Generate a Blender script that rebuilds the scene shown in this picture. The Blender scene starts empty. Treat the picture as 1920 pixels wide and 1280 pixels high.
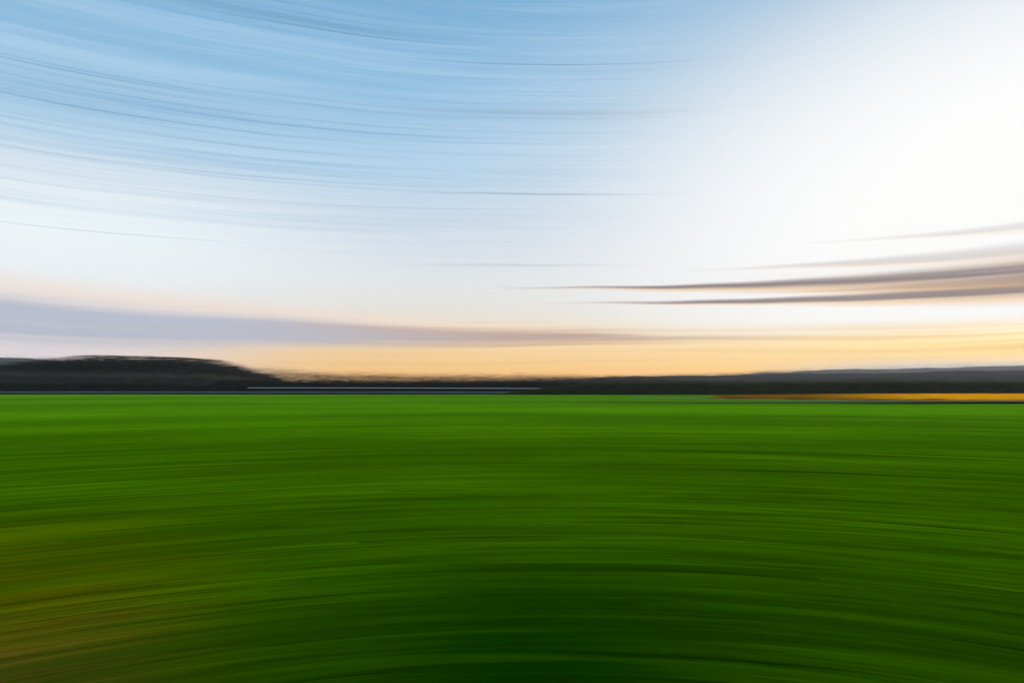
import bpy, math, random
import numpy as np
R = math.radians
sc = bpy.context.scene
col = sc.collection
rng = np.random.default_rng(7)
random.seed(7)

# ------------------------------------------------------------------ camera
cam = bpy.data.objects.new('camera', bpy.data.cameras.new('camera'))
col.objects.link(cam)
cam.data.lens = 26.25
cam.data.shift_x = -0.045
cam.data.clip_end = 20000
cam.location = (0, 0, 3)
cam.rotation_euler = (R(93.35), 0, 0)
sc.camera = cam
sc.view_settings.view_transform = 'Standard'
sc.view_settings.look = 'None'
sc.view_settings.exposure = 0
sc.view_settings.gamma = 1
sc.cycles.use_denoising = True
sc.cycles.max_bounces = 4
sc.cycles.volume_bounces = 1

HAZE = 0.95e-4
SUN_EL, SUN_AZ = 12.0, 42.0     # low sun, to the right of the view


def lin(r, g, b):
    f = lambda c: (c / 12.92 if c <= .04045 else ((c + .055) / 1.055) ** 2.4)
    return (f(r / 255), f(g / 255), f(b / 255), 1)


class G:
    """small helper for shader node graphs"""
    def __init__(s, nt): s.nt = nt
    def n(s, t, **kw):
        n = s.nt.nodes.new(t)
        for k, v in kw.items(): setattr(n, k, v)
        return n
    def put(s, sock, v):
        if isinstance(v, bpy.types.NodeSocket): s.nt.links.new(v, sock)
        else: sock.default_value = v
    def m(s, op, a, b=None, c=None):
        n = s.n('ShaderNodeMath', operation=op)
        for i, v in enumerate((a, b, c)):
            if v is not None: s.put(n.inputs[i], v)
        return n.outputs[0]
    def step(s, v, a, b, lo=0., hi=1.):
        n = s.n('ShaderNodeMapRange', interpolation_type='SMOOTHSTEP')
        s.put(n.inputs['Value'], v)
        for k, x in zip(('From Min', 'From Max', 'To Min', 'To Max'), (a, b, lo, hi)): s.put(n.inputs[k], x)
        return n.outputs[0]
    def lerp(s, v, a, b, lo=0., hi=1.):
        n = s.n('ShaderNodeMapRange')
        s.put(n.inputs['Value'], v)
        for k, x in zip(('From Min', 'From Max', 'To Min', 'To Max'), (a, b, lo, hi)): s.put(n.inputs[k], x)
        return n.outputs[0]
    def bump(s, v, c, w):
        """1 at c, falling to 0 at distance w"""
        d = s.m('ABSOLUTE', s.m('SUBTRACT', v, c))
        return s.step(s.m('DIVIDE', d, w), 1., 0.)
    def mul(s, *a):
        o = a[0]
        for b in a[1:]: o = s.m('MULTIPLY', o, b)
        return o
    def vec(s, x, y, z):
        n = s.n('ShaderNodeCombineXYZ')
        for i, v in enumerate((x, y, z)): s.put(n.inputs[i], v)
        return n.outputs[0]
    def noise(s, v, scale=1., detail=3., rough=.5):
        n = s.n('ShaderNodeTexNoise')
        s.put(n.inputs['Vector'], v)
        n.inputs['Scale'].default_value = scale
        n.inputs['Detail'].default_value = detail
        n.inputs['Roughness'].default_value = rough
        return n.outputs[0]
    def mix(s, f, a, b, blend='MIX'):
        n = s.n('ShaderNodeMix', data_type='RGBA', blend_type=blend)
        s.put(n.inputs[0], f); s.put(n.inputs[6], a); s.put(n.inputs[7], b)
        return n.outputs[2]
    def ramp(s, f, stops, interp='EASE'):
        n = s.n('ShaderNodeValToRGB')
        cr = n.color_ramp; cr.interpolation = interp
        while len(cr.elements) < len(stops): cr.elements.new(.5)
        for e, (p, c) in zip(cr.elements, stops): e.position = p; e.color = c
        s.put(n.inputs[0], f)
        return n.outputs[0]


# ------------------------------------------------------------------ world: evening sky with drawn-out cloud
w = bpy.data.worlds.new('World'); sc.world = w; w.use_nodes = True
g = G(w.node_tree)
STR = 0.1
sky = g.n('ShaderNodeTexSky', sky_type='NISHITA', sun_disc=False, sun_elevation=R(SUN_EL), sun_rotation=R(SUN_AZ))
sky.dust_density = 1.0; sky.ozone_density = 3.0
tc = g.n('ShaderNodeTexCoord')
sp = g.n('ShaderNodeSeparateXYZ'); g.put(sp.inputs[0], tc.outputs['Generated'])
X, Y, Z = sp.outputs
az = g.m('ARCTAN2', X, Y)
hz = g.m('DIVIDE', Z, g.m('SQRT', g.m('ADD', g.m('ADD', g.mul(X, X), g.mul(Y, Y)), 1e-6)))   # tan of elevation
# long soft waver, so that no streak runs dead level
wav = g.m('MULTIPLY', g.m('SUBTRACT', g.noise(g.vec(az, hz, 3.3), 2.2, 2), .5), .02)
hw = g.m('ADD', hz, wav)


def SC(r, g_, b):               # cloud colour as it should show, before the background strength
    c = lin(r, g_, b); return (c[0] / STR, c[1] / STR, c[2] / STR, 1)


hs = g.n('ShaderNodeHueSaturation'); hs.inputs['Saturation'].default_value = 1.35; hs.inputs['Value'].default_value = 1.15
g.put(hs.inputs['Color'], sky.outputs[0])
base = hs.outputs[0]
# high thin cirrostratus: pale low down, thinning to blue higher up
t = g.lerp(hz, 0., 1.)
veil = g.ramp(t, [(0., SC(270, 190, 80)), (.03, SC(274, 216, 118)), (.06, SC(262, 228, 174)), (.095, SC(246, 235, 221)),
                  (.14, SC(238, 239, 240)), (.21, SC(218, 230, 241)), (.29, SC(190, 221, 243)), (.40, SC(156, 202, 233)),
                  (.50, SC(140, 190, 226)), (.70, SC(104, 160, 210)), (1., SC(74, 128, 188))], 'LINEAR')
c = g.mix(.86, base, veil)
# away from the sun the low sky is cool and pale
left = g.step(az, -.25, -.62)
c = g.mix(g.mul(left, g.step(hz, .15, .03)), c, SC(238, 226, 228))
c = g.mix(g.mul(g.step(az, -.1, -.6), g.bump(hz, .17, .15), .9), c, SC(243, 251, 254))
# streaky cirrus in the blue part
streak_m = g.mul(g.step(hz, .12, .36), g.step(az, .30, -.02))
n1 = g.noise(g.vec(g.m('MULTIPLY', az, .8), g.m('MULTIPLY', hw, 34.), 1.7), 1., 5, .68)
n2 = g.noise(g.vec(g.m('MULTIPLY', az, 1.2), g.m('MULTIPLY', hw, 130.), 8.1), 1., 4, .65)
c = g.mix(g.mul(streak_m, g.step(n1, .50, .74), .50), c, SC(108, 163, 205))
c = g.mix(g.mul(streak_m, g.step(n2, .48, .80), .55), c, SC(104, 166, 212))
n5 = g.noise(g.vec(g.m('MULTIPLY', az, 1.0), g.m('MULTIPLY', hw, 300.), 2.9), 1., 3, .6)
c = g.mix(g.mul(streak_m, g.step(n5, .52, .80), g.step(n1, .35, .6, .3, 1.), .72), c, SC(92, 144, 186))
c = g.mix(g.mul(streak_m, g.step(n1, .50, .30), .35), c, SC(196, 224, 246))
# a few darker drawn-out wisps
for (h0, a0, wa, wh, k) in ((.437, .02, .30, .0018, .62), (.392, .04, .24, .0013, .32), (.368, .02, .32, .008, .35), (.361, .02, .34, .0014, .3),
                            (.256, .0, .26, .0022, .68), (.160, -.03, .22, .0030, .30), (.357, -.58, .26, .0014, .42), (.349, -.5, .2, .003, .2),
                            (.300, -.40, .24, .0013, .38), (.178, -.56, .24, .0012, .28), (.462, -.30, .26, .0022, .40), (.470, -.34, .3, .007, .25)):
    c = g.mix(g.mul(g.bump(hw, h0 , wh), g.bump(az, a0, wa), k), c, SC(92, 130, 164))
# glow of the veil round the hidden sun
gd = g.m('SQRT', g.m('ADD', g.m('POWER', g.m('SUBTRACT', az, .72), 2.), g.m('POWER', g.m('MULTIPLY', g.m('SUBTRACT', hz, .15), 1.72), 2.)))
c = g.mix(g.mul(g.step(gd, 1.05, .45), g.step(hz, .06, .12), .62), c, SC(236, 237, 238))
glow = g.m('MULTIPLY', g.step(gd, .80, .31), g.step(hz, .045, .088))
c = g.mix(glow, c, SC(255, 255, 254))
# golden low sky on the sun's side, with thin bands
gold = g.mul(g.bump(hz, .045, .045), g.step(az, .05, .40))
n3 = g.noise(g.vec(g.m('MULTIPLY', az, 1.5), g.m('MULTIPLY', hw, 150.), 4.2), 1., 4, .55)
c = g.mix(g.mul(gold, g.step(n3, .35, .65), .85), c, SC(253, 222, 150))
low = g.mul(g.step(hz, .10, .04), g.step(az, -.55, -.15))
c = g.mix(g.mul(low, g.step(n3, .52, .72), .35), c, SC(232, 184, 122))
# grey-lilac stratus lying along the left, thinning out to the right
bw = g.lerp(az, -.65, .15, .031, .004)
bc = g.lerp(az, -.65, .15, .074, .0605)
n4 = g.noise(g.vec(g.m('MULTIPLY', az, 2.), g.m('MULTIPLY', hw, 120.), 6.5), 1., 4, .55)
bnd = g.mul(g.bump(hw, bc, g.m('MULTIPLY', bw, 1.35)), g.step(az, .38, .0), g.step(n4, .30, .60, .60, 1.))
c = g.mix(g.m('MINIMUM', g.m('MULTIPLY', bnd, 1.4), .90), c, g.mix(g.step(az, -.45, .05), SC(182, 189, 208), SC(188, 156, 144)))
c = g.mix(g.mul(g.bump(hw, g.m('ADD', bc, g.m('MULTIPLY', bw, 1.15)), g.m('MULTIPLY', bw, .8)), g.step(az, .2, -.1), .5), c, SC(250, 226, 210))
bw2 = g.lerp(az, -.5, .2, .010, .0045)
c = g.mix(g.mul(g.bump(hw, g.lerp(az, -.5, .2, .078, .070), bw2), g.bump(az, -.05, .36), .5), c, SC(214, 176, 150))
c = g.mix(g.mul(g.bump(hw, .0535, .003), g.bump(az, .02, .28), .45), c, SC(200, 150, 118))
n6 = g.noise(g.vec(g.m('MULTIPLY', az, 1.3), g.m('MULTIPLY', hw, 210.), 7.7), 1., 3, .6)
mid = g.mul(g.bump(hz, .064, .042), g.bump(az, -.15, .62))
c = g.mix(g.mul(mid, g.step(n6, .48, .72), .45), c, SC(212, 172, 146))
c = g.mix(g.mul(mid, g.step(n6, .46, .28), g.step(az, -.55, -.1, .15, 1.), .5), c, SC(253, 226, 186))
# pale mist bank on the right horizon, golden streaks above it
c = g.mix(g.mul(g.bump(hz, .020, .020), g.step(az, .22, .46), .85), c, SC(206, 208, 206))
c = g.mix(g.mul(g.bump(hz, .045, .022), g.step(az, .25, .6), g.step(n6, .35, .65, .4, 1.), .8), c, SC(255, 216, 128))
# dark bars of cloud low on the right, lit from below
c = g.mix(g.mul(g.bump(hw, .128, .040), g.step(az, .12, .62), g.step(n6, .30, .66), .55), c, SC(236, 206, 178))
for (h0, w0, a0, a1, k) in ((.1300, .0190, -.05, .72, .92), (.1090, .0165, .02, .78, .90), (.119, .009, .25, .70, .45), (.153, .022, .20, .85, .32), (.181, .018, .34, .9, .24)):
    wd = g.m('MULTIPLY', g.step(az, a0, a1, .09, 1.), w0)
    hb = g.m('ADD', hw, g.m('MULTIPLY', g.m('SUBTRACT', n6, .5), .006))
    under = g.mul(g.bump(hb, g.m('SUBTRACT', h0, g.m('MULTIPLY', wd, .7)), wd), g.step(az, a0 - .06, a0 + .2))
    c = g.mix(g.mul(under, .7 * k), c, SC(246, 194, 128))
    body = g.mul(g.bump(hb, h0, wd), g.step(az, a0 - .08, a0 + .22), g.step(n6, .25, .55, .7, 1.))
    c = g.mix(g.mul(g.m('MINIMUM', g.m('MULTIPLY', body, 1.15), 1.), k), c, SC(132, 116, 116))
bg = w.node_tree.nodes['Background']
g.put(bg.inputs[0], c); bg.inputs[1].default_value = STR
w.cycles.sampling_method = 'MANUAL'; w.cycles.sample_map_resolution = 512

# ------------------------------------------------------------------ sun
sun = bpy.data.objects.new('sun', bpy.data.lights.new('sun', 'SUN')); col.objects.link(sun)
sun.data.energy = 2.4; sun.data.angle = R(3); sun.data.color = (1, .86, .66)
sun.rotation_euler = (R(90 - SUN_EL), 0, R(180 - SUN_AZ))


# ------------------------------------------------------------------ helpers
def tag(o, kind=None, label=None, cat=None, group=None):
    for k, v in (('kind', kind), ('label', label), ('category', cat), ('group', group)):
        if v: o[k] = v
    return o


def mesh_np(name, v, f, mat, parent=None, attr=None, smooth=False):
    """v (n,3), f (m,k) numpy arrays -> linked mesh object; attr = per-vertex colours"""
    v = np.asarray(v, np.float32); f = np.asarray(f, np.int32)
    me = bpy.data.meshes.new(name)
    me.vertices.add(len(v)); me.vertices.foreach_set('co', v.ravel())
    me.loops.add(f.size); me.loops.foreach_set('vertex_index', f.ravel())
    me.polygons.add(len(f))
    me.polygons.foreach_set('loop_start', np.arange(0, f.size, f.shape[1], dtype=np.int32))
    me.polygons.foreach_set('loop_total', np.full(len(f), f.shape[1], np.int32))
    if smooth: me.polygons.foreach_set('use_smooth', np.ones(len(f), bool))
    if attr is not None:
        a = me.attributes.new('tone', 'FLOAT_COLOR', 'POINT')
        a.data.foreach_set('color', np.c_[attr, np.ones(len(attr))].astype(np.float32).ravel())
    me.update(calc_edges=True); me.validate()
    me.materials.append(mat)
    o = bpy.data.objects.new(name, me); col.objects.link(o)
    if parent: o.parent = parent
    return o


def grid_faces(n, m):
    i, j = np.meshgrid(np.arange(n - 1), np.arange(m - 1), indexing='ij')
    a = (i * m + j).ravel()
    return np.c_[a, a + m, a + m + 1, a + 1]


def material(name, build):
    m = bpy.data.materials.new(name); m.use_nodes = True
    nt = m.node_tree; b = nt.nodes['Principled BSDF']; gg = G(nt)
    b.inputs['Roughness'].default_value = .8
    b.inputs['Specular IOR Level'].default_value = .0
    build(gg, b, nt.nodes['Material Output'])
    return m


def px(x, D): return D * (x - 1046) / 1400.0
def pz(y, D): return 3 + (722 - y) / 1400.0 * D


# ------------------------------------------------------------------ materials
def leafy(c1, c2, scale=.3, trans=.35):
    def f(gg, b, out):
        geo = gg.n('ShaderNodeNewGeometry')
        n = gg.noise(geo.outputs['Position'], scale, 4, .6)
        at = gg.n('ShaderNodeAttribute', attribute_name='tone')
        cc = gg.mix(gg.step(n, .3, .7), c1, c2)
        cc = gg.mix(1., cc, at.outputs['Color'], 'MULTIPLY')
        gg.put(b.inputs['Base Color'], cc)
        tr = gg.n('ShaderNodeBsdfTranslucent'); gg.put(tr.inputs[0], cc)
        mx = gg.n('ShaderNodeMixShader'); mx.inputs[0].default_value = trans
        gg.put(mx.inputs[1], b.outputs[0]); gg.put(mx.inputs[2], tr.outputs[0]); gg.put(out.inputs[0], mx.outputs[0])
    return f


def grassy(gg, b, out):
    """crop: colour of each swathe from its own attribute, fine grain from noise along the swathe"""
    geo = gg.n('ShaderNodeNewGeometry')
    s = gg.n('ShaderNodeSeparateXYZ'); gg.put(s.inputs[0], geo.outputs['Position'])
    x, y, z = s.outputs
    r = gg.m('SQRT', gg.m('ADD', gg.mul(x, x), gg.mul(y, y)))
    a = gg.m('ARCTAN2', x, y)
    lr = gg.m('LOGARITHM', r, math.e)
    at = gg.n('ShaderNodeAttribute', attribute_name='tone')
    n1 = gg.noise(gg.vec(gg.m('MULTIPLY', a, 2.5), gg.m('MULTIPLY', lr, 150.), 0.), 1., 5, .6)
    n2 = gg.noise(gg.vec(gg.m('MULTIPLY', a, 1.6), gg.m('MULTIPLY', lr, 30.), 5.), 1., 4, .55)
    cc = gg.mix(gg.step(n1, .42, .74, .0, .68), at.outputs['Color'], (.006, .036, .0, 1))
    cc = gg.mix(gg.step(n2, .50, .74, 0., .42), cc, (.065, .20, .0, 1))
    n7 = gg.noise(gg.vec(gg.m('MULTIPLY', a, 1.3), gg.m('MULTIPLY', lr, 62.), 12.), 1., 2, .5)
    cc = gg.mix(gg.mul(gg.step(n7, .56, .72), gg.step(a, -.2, .3, .35, .85)), cc, (.010, .028, .0, 1))
    n3 = gg.noise(gg.vec(gg.m('MULTIPLY', a, 1.1), gg.m('MULTIPLY', lr, 3.2), 9.), 1., 2, .5)
    cc = gg.mix(gg.step(n3, .38, .62, 0., .45), cc, (.014, .060, .0, 1))
    gg.put(b.inputs['Base Color'], cc)
    b.inputs['Sheen Weight'].default_value = .30
    b.inputs['Sheen Roughness'].default_value = .4
    gg.put(b.inputs['Sheen Tint'], gg.mix(1., cc, (4., 4., 0., 1), 'MULTIPLY'))
    tr = gg.n('ShaderNodeBsdfTranslucent'); gg.put(tr.inputs[0], cc)
    mx = gg.n('ShaderNodeMixShader'); mx.inputs[0].default_value = .25
    gg.put(mx.inputs[1], b.outputs[0]); gg.put(mx.inputs[2], tr.outputs[0]); gg.put(out.inputs[0], mx.outputs[0])


def plain(c1, c2, scale, stretch=(1, 1, 1), rough=.85):
    def f(gg, b, out):
        tcn = gg.n('ShaderNodeTexCoord')
        mp = gg.n('ShaderNodeMapping'); gg.put(mp.inputs[0], tcn.outputs['Object']); mp.inputs['Scale'].default_value = stretch
        n = gg.noise(mp.outputs[0], scale, 5, .6)
        gg.put(b.inputs['Base Color'], gg.mix(gg.step(n, .3, .7), c1, c2))
        b.inputs['Roughness'].default_value = rough
        bp = gg.n('ShaderNodeBump'); bp.inputs['Strength'].default_value = .4; gg.put(bp.inputs['Height'], n)
        gg.put(b.inputs['Normal'], bp.outputs[0])
    return f


M_grass = material('green_crop', grassy)
M_land = material('far_land', plain((.030, .045, .010, 1), (.05, .06, .015, 1), .02))
M_hill = material('wooded_hill', leafy((.026, .030, .026, 1), (.040, .042, .036, 1), .004, .2))
M_earth = material('dark_earth', plain((.030, .024, .020, 1), (.05, .04, .032, 1), .4, (.1, 1, 1)))
M_verge = material('rough_verge', plain((.06, .10, .012, 1), (.09, .085, .03, 1), .5, (.06, 1, 1)))
M_yellow = material('yellow_crop', leafy((.84, .38, .0, 1), (.88, .48, .0, 1), .12, .75))
M_pale = material('pale_track', plain((.42, .34, .22, 1), (.55, .46, .32, 1), .5, (.1, 1, 1)))
M_concrete = material('weathered_concrete', plain((.16, .16, .20, 1), (.24, .24, .27, 1), .6, (.08, 1, 1)))
M_rail = material('galvanised_metal', plain((.78, .80, .80, 1), (.85, .86, .85, 1), 1.0, (.2, 1, 1), .5))
M_hedge_g = material('hedge_leaves', leafy((.030, .048, .010, 1), (.045, .062, .014, 1)))
M_hedge_d = material('dark_twigs', leafy((.024, .022, .016, 1), (.040, .034, .026, 1)))
M_scrub = material('brown_twigs', leafy((.085, .068, .052, 1), (.12, .098, .07, 1)))
M_wood = material('wood_foliage', leafy((.026, .027, .018, 1), (.040, .040, .026, 1)))
M_bare = material('bare_twigs', leafy((.06, .045, .03, 1), (.09, .07, .05, 1)))

# ------------------------------------------------------------------ ground, hills
nr, na = 40, 96
rr = np.r_[0.5, np.geomspace(5, 3150, nr - 1)]
aa = np.linspace(0, 2 * math.pi, na)
v = np.array([(r * math.sin(a), r * math.cos(a), -.15) for r in rr for a in aa])
tag(mesh_np('ground', v, grid_faces(nr, na), M_land), 'structure')


def hill(name, D, depth, profile, mat, seed):
    """profile: (px, top y px) silhouette; a real ridge with a front and a back slope"""
    r2 = np.random.default_rng(seed)
    xs = np.linspace(profile[0][0], profile[-1][0], 120)
    top = np.interp(xs, [p[0] for p in profile], [p[1] for p in profile])
    ph = r2.uniform(0, 6, 6)
    V = []
    for k, s in enumerate((0, .35, .7, 1, 1.35, 2)):
        for i, x in enumerate(xs):
            zt = max(.5, pz(top[i], D)) + D * .0006 * sum(math.sin(x * .02 * (q + 1) + ph[q]) / (q + 1) for q in range(6))
            f = math.sin(min(s, 2 - s) * math.pi / 2) if s <= 1 else math.cos((s - 1) * math.pi / 2)
            yy = D + (s - 1) * depth + r2.uniform(-.03, .03) * depth
            V.append((px(x, D), yy, max(-3, -3 + (zt + 3) * f)))
    return tag(mesh_np(name, V, grid_faces(6, len(xs)), mat, attr=np.ones((len(V), 3)), smooth=True), 'structure')


hill('hills', 1100, 200, [(850, 722), (1100, 709), (1250, 704.5), (1500, 701), (1650, 699), (1800, 696), (1950, 694), (2300, 688), (2700, 692)], M_hill, 1)
hill('hills', 2900, 400, [(1250, 715), (1420, 699), (1550, 694), (1750, 689), (1950, 686), (2400, 676), (2800, 680)], M_hill, 2)
hill('hills', 2300, 350, [(-900, 668), (-400, 655), (-100, 668), (40, 672), (200, 682), (380, 700), (520, 716)], M_hill, 3)

# ------------------------------------------------------------------ the green field
def tone(r, a, u, wobble):
    """colours of the crop: dull and dry places on the field, near shade and far sheen painted in; u = how bright the swathe, wobble = how strongly a place shows on it"""
    u = np.clip(u, 0, 1)[:, None]
    cA = np.array((.084, .240, .000)); cB = np.array((.050, .132, .000)); cC = np.array((.016, .064, .000))
    dry = np.array((.200, .150, .000)); soil = np.array((.190, .112, .020))
    c_ = .6 * (cC * (1 - u) + cA * u) + .4 * cB
    ease = lambda x: (lambda t: t * t * (3 - 2 * t))(np.clip(x, 0, 1))
    near_shade = (.9 * np.exp(-((a + .03) / .30) ** 2) * ease((16 - r) / 7.5))[:, None]  # shade between steeply seen blades, painted in as darker green near the viewer
    c_ = c_ * (1 - near_shade) + np.array((.0006, .046, .000)) * near_shade
    d = (ease((-a - .30) / .40) * ease((24 - r) / 11) * wobble)[:, None]
    c_ = c_ * (1 - d) + dry * d
    s_ = (ease((-a - .38) / .26) * ease((13.5 - r) / 5) * wobble)[:, None]
    c_ = c_ * (1 - s_) + soil * s_
    fr = ease((r - 25) / 70)[:, None]  # far crop painted lighter, standing in for its sheen at a grazing view
    return c_ * (1 - .55 * fr) + np.array((.098, .310, .0)) * .55 * fr


def edge_r(a):          # far edge of the field, as distance along direction a
    D = np.interp(np.tan(np.clip(a, -1.2, 1.2)), [-2, -.75, -.3, -.06, .2, .62, 2], [330, 262, 246, 232, 214, 160, 140])
    return D / np.cos(np.clip(a, -1.2, 1.2))


nr, na = 220, 120
aa = np.linspace(-1.2, 1.2, na)
ss = np.linspace(0, 1, nr)
V = []; T = []
for s in ss:
    r = 3.0 * (edge_r(aa) / 3.0) ** s
    zz = .015 * np.sin(r * 2.1) * np.clip(r / 10, 0, 1)
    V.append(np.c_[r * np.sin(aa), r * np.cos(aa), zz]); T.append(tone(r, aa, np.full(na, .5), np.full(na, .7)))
tag(mesh_np('field', np.vstack(V), grid_faces(nr, na), M_grass, attr=np.vstack(T), smooth=True), 'structure')

# long curved swathes of the crop, each a low rounded ridge tapering at both ends
NS, SEG = 9000, 17
V = np.empty((NS, SEG, 3, 3), np.float32); T = np.empty((NS, SEG, 3, 3), np.float32)
h = 17 + 580 * rng.random(NS) ** 1.25
D0 = 4200 / h
a0 = rng.uniform(-1.05, 1.05, NS)
la = np.exp(rng.normal(math.log(.30), .55, NS)).clip(.07, .8)
tp = np.exp(rng.normal(math.log(4.2), .7, NS)).clip(1.2, 24) * (h / 300 + .35)
wd = D0 ** 2 / 4200 * tp * .5
hgt = (wd * .14).clip(.008, .06) * rng.uniform(.5, 1.2, NS)
drift = rng.normal(0, .012, NS)
US = rng.normal(.5, .34, NS); WS = rng.uniform(.45, .95, NS)
for i, s in enumerate(np.linspace(-1, 1, SEG)):
    a = a0 + s * la
    taper = np.sqrt(max(0., 1 - s * s)) + .002
    for j, q in enumerate((-1, 0, 1)):
        r = D0 * (1 + drift * s) + q * wd * taper
        z = (.012 if q else .012 + hgt * taper) - (.03 if q else 0)
        V[:, i, j, 0] = r * np.sin(a); V[:, i, j, 1] = r * np.cos(a); V[:, i, j, 2] = z
        k = (1 - s * s) if q == 0 else 0.
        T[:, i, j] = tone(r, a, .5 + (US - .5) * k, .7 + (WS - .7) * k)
F = grid_faces(SEG, 3)
F = (F[None] + (np.arange(NS) * SEG * 3)[:, None, None]).reshape(-1, 4)
keep = (D0 + wd) < edge_r(np.clip(a0 + la, -1.2, 1.2)) - 3
keep &= (D0 + wd) < edge_r(np.clip(a0 - la, -1.2, 1.2)) - 3
F = F[np.repeat(keep, len(F) // NS)]
tag(mesh_np('grass', V.reshape(-1, 3), F, M_grass, attr=T.reshape(-1, 3), smooth=True), 'stuff',
    'green crop lying in long curved streaks across the field', 'grass')


# ------------------------------------------------------------------ strips of land beyond: verge, path, yellow field
def strip(name, pts, mat, z=.02, n=60):
    """pts: (px, near D, far D)"""
    xs = np.linspace(pts[0][0], pts[-1][0], n)
    d0 = np.interp(xs, [p[0] for p in pts], [p[1] for p in pts]); d1 = np.interp(xs, [p[0] for p in pts], [p[2] for p in pts])
    V = []
    for k in range(4):
        d = d0 + (d1 - d0) * k / 3
        V.append(np.c_[px(xs, d), d, np.full(n, z) + (.05 * math.sin(k / 3 * math.pi))])
    return tag(mesh_np(name, np.vstack(V), grid_faces(4, n), mat, smooth=True), 'structure')


strip('verge', [(1040, 133, 133.6), (1200, 124, 130), (1500, 119, 133), (1800, 117, 134), (2200, 116, 134)], M_verge, .07)
strip('path', [(1180, 176, 176.2), (1400, 152, 154), (1650, 139, 142), (1950, 133, 136), (2300, 131, 134)], M_pale, .12)


def foliage(name, profile, base, D, depth, n, size, mat, soft=.25, parent=None, flat=.35, seed=0, low=0.):
    """many small leaf and twig faces filling a long mass; density thins towards its upper edge
    profile: (px, top z in m); base z in m"""
    r2 = np.random.default_rng(seed)
    xs = r2.uniform(profile[0][0], profile[-1][0], n)
    top = np.interp(xs, [p[0] for p in profile], [p[1] for p in profile])
    ph = r2.uniform(0, 6, 8)
    wob = sum(np.sin(xs * .013 * (q + 1) ** 1.5 + ph[q]) / (q + 1) for q in range(8)) * .03
    top = base + (top - base) * (1 + wob)
    u = r2.random(n)
    u = np.where(u > 1 - soft, 1 - soft + (u - 1 + soft) * r2.random(n) ** .6 * 1.6, u)
    u = np.where(r2.random(n) < .9, low + (1 - low) * u, u)
    c0 = np.c_[px(xs, D), D + r2.uniform(-.5, .5, n) * depth, base + (top - base) * np.clip(u, 0, 1.12)]
    L = size * r2.lognormal(0, .4, n); W = L * flat * r2.uniform(.5, 1.4, n) * (1 - .75 * np.clip(u, 0, 1) ** 3)
    yaw = r2.normal(0, .35, n); roll = r2.normal(0, .006, n); pit = r2.uniform(-1.2, 1.2, n)
    e1 = np.c_[np.cos(yaw) * np.cos(roll), np.sin(yaw) * np.cos(roll), np.sin(roll)]
    e2 = np.c_[-np.sin(yaw) * np.sin(pit), np.cos(yaw) * np.sin(pit), np.cos(pit)]
    P = np.stack([c0 - e1 * L[:, None], c0 - e2 * W[:, None] * .5, c0 + e1 * L[:, None], c0 + e2 * W[:, None] * .5], 1)
    P[..., 2] = np.maximum(P[..., 2], .0)
    tn = np.repeat((r2.uniform(.6, 1.4, n))[:, None, None], 4, 1) * np.ones((1, 1, 3))
    return mesh_np(name, P.reshape(-1, 3), np.arange(n * 4).reshape(-1, 4), mat, parent, attr=tn.reshape(-1, 3))


def core(name, profile, base, D, depth, frac, mat, parent):
    """dense inner mass of branches"""
    xs = np.linspace(profile[0][0], profile[-1][0], 140)
    top = np.interp(xs, [p[0] for p in profile], [p[1] for p in profile])
    V = []
    r2 = np.random.default_rng(5)
    for k in range(7):
        t_ = k / 6 * math.pi
        z = base - .2 + (top * frac - base) * math.sin(t_) ** .6 * r2.uniform(.985, 1.01, len(xs))
        V.append(np.c_[px(xs, D), np.full(len(xs), D - math.cos(t_) * depth * .45) + r2.uniform(-.2, .2, len(xs)), np.maximum(z, base - .2)])
    tn = np.ones((7 * len(xs), 3)) * .8
    return mesh_np(name, np.vstack(V), grid_faces(7, len(xs)), mat, parent, attr=tn, smooth=True)


def hedge(name, label, prof_px, D, depth, n, size, mat, frac=.8, soft=.3, seed=0, cat='hedge', base=0., flat=.04, group=None):
    prof = [(x, pz(y, D)) for x, y in prof_px]
    o = bpy.data.objects.new(name, None); col.objects.link(o)
    cx = px(.5 * (prof[0][0] + prof[-1][0]), D)
    o.location = (cx, D, base); o['label'] = label; o['category'] = cat
    if group: o['group'] = group
    bpy.context.view_layer.update()
    for ch in (core('branches', prof, base, D, depth, frac, mat, o), foliage('foliage', prof, base, D, depth, n, size, mat, soft, o, flat, seed)):
        ch.data.transform(__import__('mathutils').Matrix.Translation((-cx, -D, -base)))
    return o


# yellow crop on the right
strip('yellow_field', [(1300, 176, 176.5), (1450, 156, 200), (1650, 144, 222), (1950, 137, 228), (2300, 134, 228)], M_verge, .03)
yf = []
rq = np.random.default_rng(11)
n = 26000
t_ = rq.random(n) ** .8
xp = 1370 + 900 * t_
dn = np.interp(xp, [1300, 1450, 1650, 1950, 2300], [176, 157, 145, 138, 135]); df = np.interp(xp, [1300, 1450, 1650, 1950, 2300], [177, 200, 221, 227, 227])
dd = dn + (df - dn) * rq.random(n)
c0 = np.c_[px(xp, dd), dd, rq.uniform(.05, .5, n)]
L = rq.lognormal(math.log(3.5), .4, n); W = rq.uniform(.02, .06, n)
P = np.stack([c0 - np.c_[L, L * 0, L * 0], c0 + np.c_[L * 0, -W * .3, W * 1.5], c0 + np.c_[L, L * 0, L * 0], c0 + np.c_[L * 0, W * .3, -W]], 1)
P[..., 2] = np.maximum(P[..., 2], .05)
tn = np.repeat((rq.uniform(.75, 1.1, n) * np.clip((xp - 1420) / 330, .28, 1))[:, None, None], 4, 1) * np.array((1, .96, 1))[None, None]
tag(mesh_np('yellow_flowers', P.reshape(-1, 3), np.arange(n * 4).reshape(-1, 4), M_yellow, attr=tn.reshape(-1, 3)), 'stuff',
    'golden yellow crop in a narrow strip on the right', 'crop')

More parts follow.
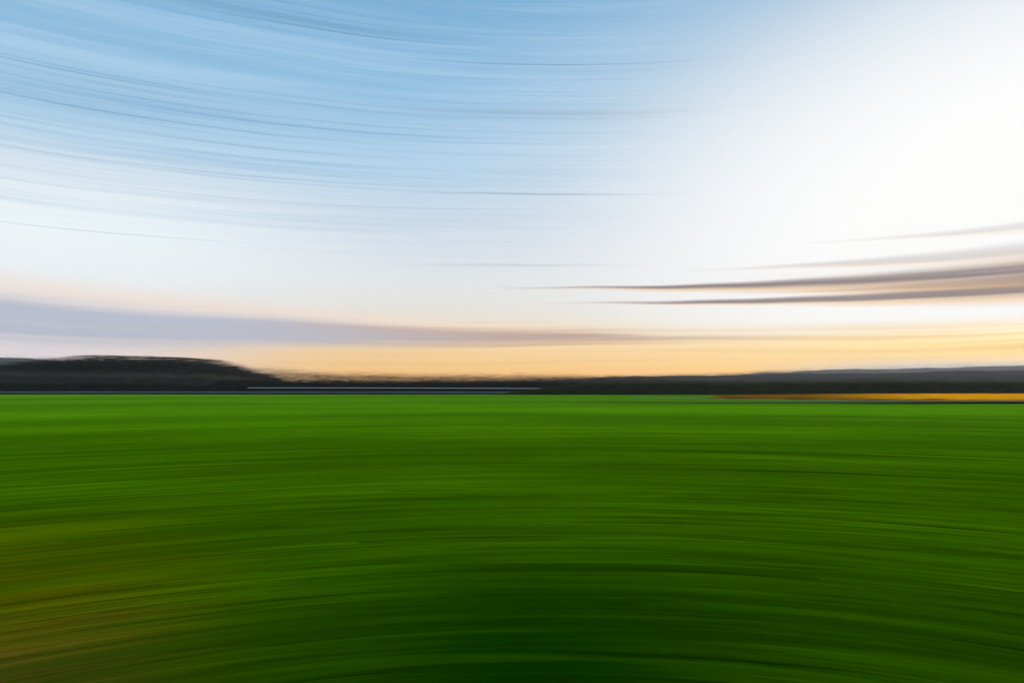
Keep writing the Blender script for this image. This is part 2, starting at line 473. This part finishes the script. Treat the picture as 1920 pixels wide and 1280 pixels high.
# ------------------------------------------------------------------ hedges and woods along the horizon
hedge('hedge', 'low dark ditch hedge between green field and golden strip', [(1500, 757.5), (1640, 755.5), (1760, 753.4), (1900, 752.6), (2300, 752.4)], 119, 2, 9000, .9, M_hedge_g, .8, .3, 21)
hedge('hedge', 'long dark green hedge behind the golden strip on the right', [(940, 738), (1000, 730), (1060, 721), (1120, 717), (1220, 715.5), (1500, 715), (1750, 714), (1950, 714), (2400, 712)], 240, 6, 40000, 1.8, M_hedge_g, .86, .2, 22)
hedge('hedge', 'low blackish hedge with a pale rail before it, in the middle', [(410, 712), (520, 713.5), (700, 714), (900, 714), (1040, 715), (1150, 720), (1220, 727)], 262, 6, 36000, 1.8, M_hedge_d, .86, .2, 23)
hedge('hedge', 'dark hedge at the foot of the wood on the left', [(-700, 714), (-300, 715), (0, 716), (200, 716.5), (380, 719), (450, 723)], 258, 6, 36000, 1.8, M_hedge_d, .86, .2, 24)
hedge('scrub_belt', 'grey brown belt of scrub below the dark wood', [(-700, 694), (-200, 696), (0, 695), (180, 697), (330, 699), (430, 704), (500, 714)], 285, 10, 46000, 1.8, M_scrub, .85, .25, 25, 'scrub')
hedge('wood', 'dark wood rising above the hedges on the left', [(-160, 700), (0, 694), (80, 684), (150, 676), (220, 674), (300, 675.5), (360, 680), (410, 686), (445, 698), (500, 712)], 340, 30, 100000, 4.5, M_wood, .78, .42, 26, 'wood')
b = foliage('bare_trees', [(300, pz(676, 420)), (380, pz(680, 420)), (480, pz(690, 420)), (620, pz(698, 420)), (900, pz(702, 420)), (1250, pz(705, 420))], 0, 420, 20, 34000, 3.0, M_bare, .5, None, .010, 27, .45)
tag(b, 'stuff', 'thin bare trees fading above the middle hedge', 'trees')
b = foliage('bare_trees', [(1150, pz(711, 420)), (1500, pz(707, 420)), (1700, pz(703, 420)), (2000, pz(700, 420)), (2400, pz(700, 420))], 0, 430, 20, 26000, 3.0, M_bare, .5, None, .010, 28, .45)
tag(b, 'stuff', 'thin bare trees above the long green hedge on the right', 'trees')


# trees along the ridges, too far to tell apart
for prof, D, n, L, sd in (([(850, 722), (1100, 708), (1250, 703), (1500, 699), (1650, 697), (1800, 694), (1950, 692), (2300, 686)], 1100, 14000, 9., 31),
                          ([(1250, 714), (1420, 698), (1550, 692), (1750, 687), (1950, 684), (2400, 674)], 2900, 12000, 22., 32),
                          ([(-600, 662), (-400, 654), (-100, 664), (40, 668), (200, 678), (380, 697), (520, 714)], 2300, 12000, 18., 33)):
    b = foliage('ridge_trees', [(x, pz(y - 3, D)) for x, y in prof], 0, D, 40, n, L, M_hill, .35, None, .012, sd, .5)
    tag(b, 'stuff', {31: 'dark trees along the nearer ridge on the right', 32: 'pale misty trees along the farthest ridge on the right', 33: 'misty trees on the ridge behind the wood'}[sd], 'trees')

# ------------------------------------------------------------------ low wall and rail
def bar(name, pts, hh, ww, mat, parent=None):
    V = []
    for (x, y, z) in pts:
        V += [(x, y - ww / 2, z - hh / 2), (x, y - ww / 2, z + hh / 2), (x, y + ww / 2, z + hh / 2), (x, y + ww / 2, z - hh / 2)]
    F = []
    for i in range(len(pts) - 1):
        for k in range(4):
            F.append((i * 4 + k, i * 4 + (k + 1) % 4, i * 4 + 4 + (k + 1) % 4, i * 4 + 4 + k))
    F += [(0, 1, 2, 3), tuple(len(V) - 1 - k for k in range(4))]
    return mesh_np(name, V, F, mat, parent)


lw = bar('low_wall', [(px(x, d), d, .70) for x, d in ((-600, 250), (-200, 250), (0, 250), (300, 249), (600, 247), (850, 245), (1020, 243))], .5, .4, M_concrete)
tag(lw, None, 'low grey wall between the green field and the dark hedges', 'wall')
rail = bpy.data.objects.new('guard_rail', None); col.objects.link(rail)
tag(rail, None, 'thin pale rail in front of the blackish middle hedge', 'rail')
rail.location = (px(760, 254), 254, 0)
bar('beam', [(px(x, 254) - rail.location.x, 0, z) for x, z in ((465, 2.12), (700, 2.10), (900, 2.0), (1045, 1.9))], .22, .1, M_rail, rail)
me = None
for k in range(20):
    x = px(470 + k * 30, 254) - rail.location.x
    zt = np.interp(470 + k * 30, (465, 700, 900, 1045), (2.0, 1.98, 1.88, 1.78))
    p = bar('post', [(-.05, .1, .9), (.05, .1, .9)], 1.9, .1, M_earth, rail)
    p.location = (x, 0, zt - 1.9)

# dark bank the wall and rail stand on
strip('bank', [(-900, 244, 330), (300, 243, 330), (1000, 236, 330), (1250, 226, 330), (1500, 222, 330), (2400, 228, 330)], M_earth, .03)

# ------------------------------------------------------------------ evening haze
hb = 3300.
HV = [(x, y, z) for z in (-4.5, 125.) for x, y in ((-hb, -hb), (hb, -hb), (hb, hb), (-hb, hb))]
HF = [(0, 3, 2, 1), (4, 5, 6, 7), (0, 1, 5, 4), (1, 2, 6, 5), (2, 3, 7, 6), (3, 0, 4, 7)]
mh = bpy.data.materials.new('evening_haze'); mh.use_nodes = True
nt = mh.node_tree; nt.nodes.remove(nt.nodes['Principled BSDF'])
pv = nt.nodes.new('ShaderNodeVolumePrincipled')
pv.inputs['Color'].default_value = (.92, .94, 1, 1); pv.inputs['Density'].default_value = HAZE; pv.inputs['Anisotropy'].default_value = .3
nt.links.new(pv.outputs[0], nt.nodes['Material Output'].inputs['Volume'])
tag(mesh_np('haze', HV, HF, mh), 'stuff', 'thin pale evening haze lying over the land', 'haze')
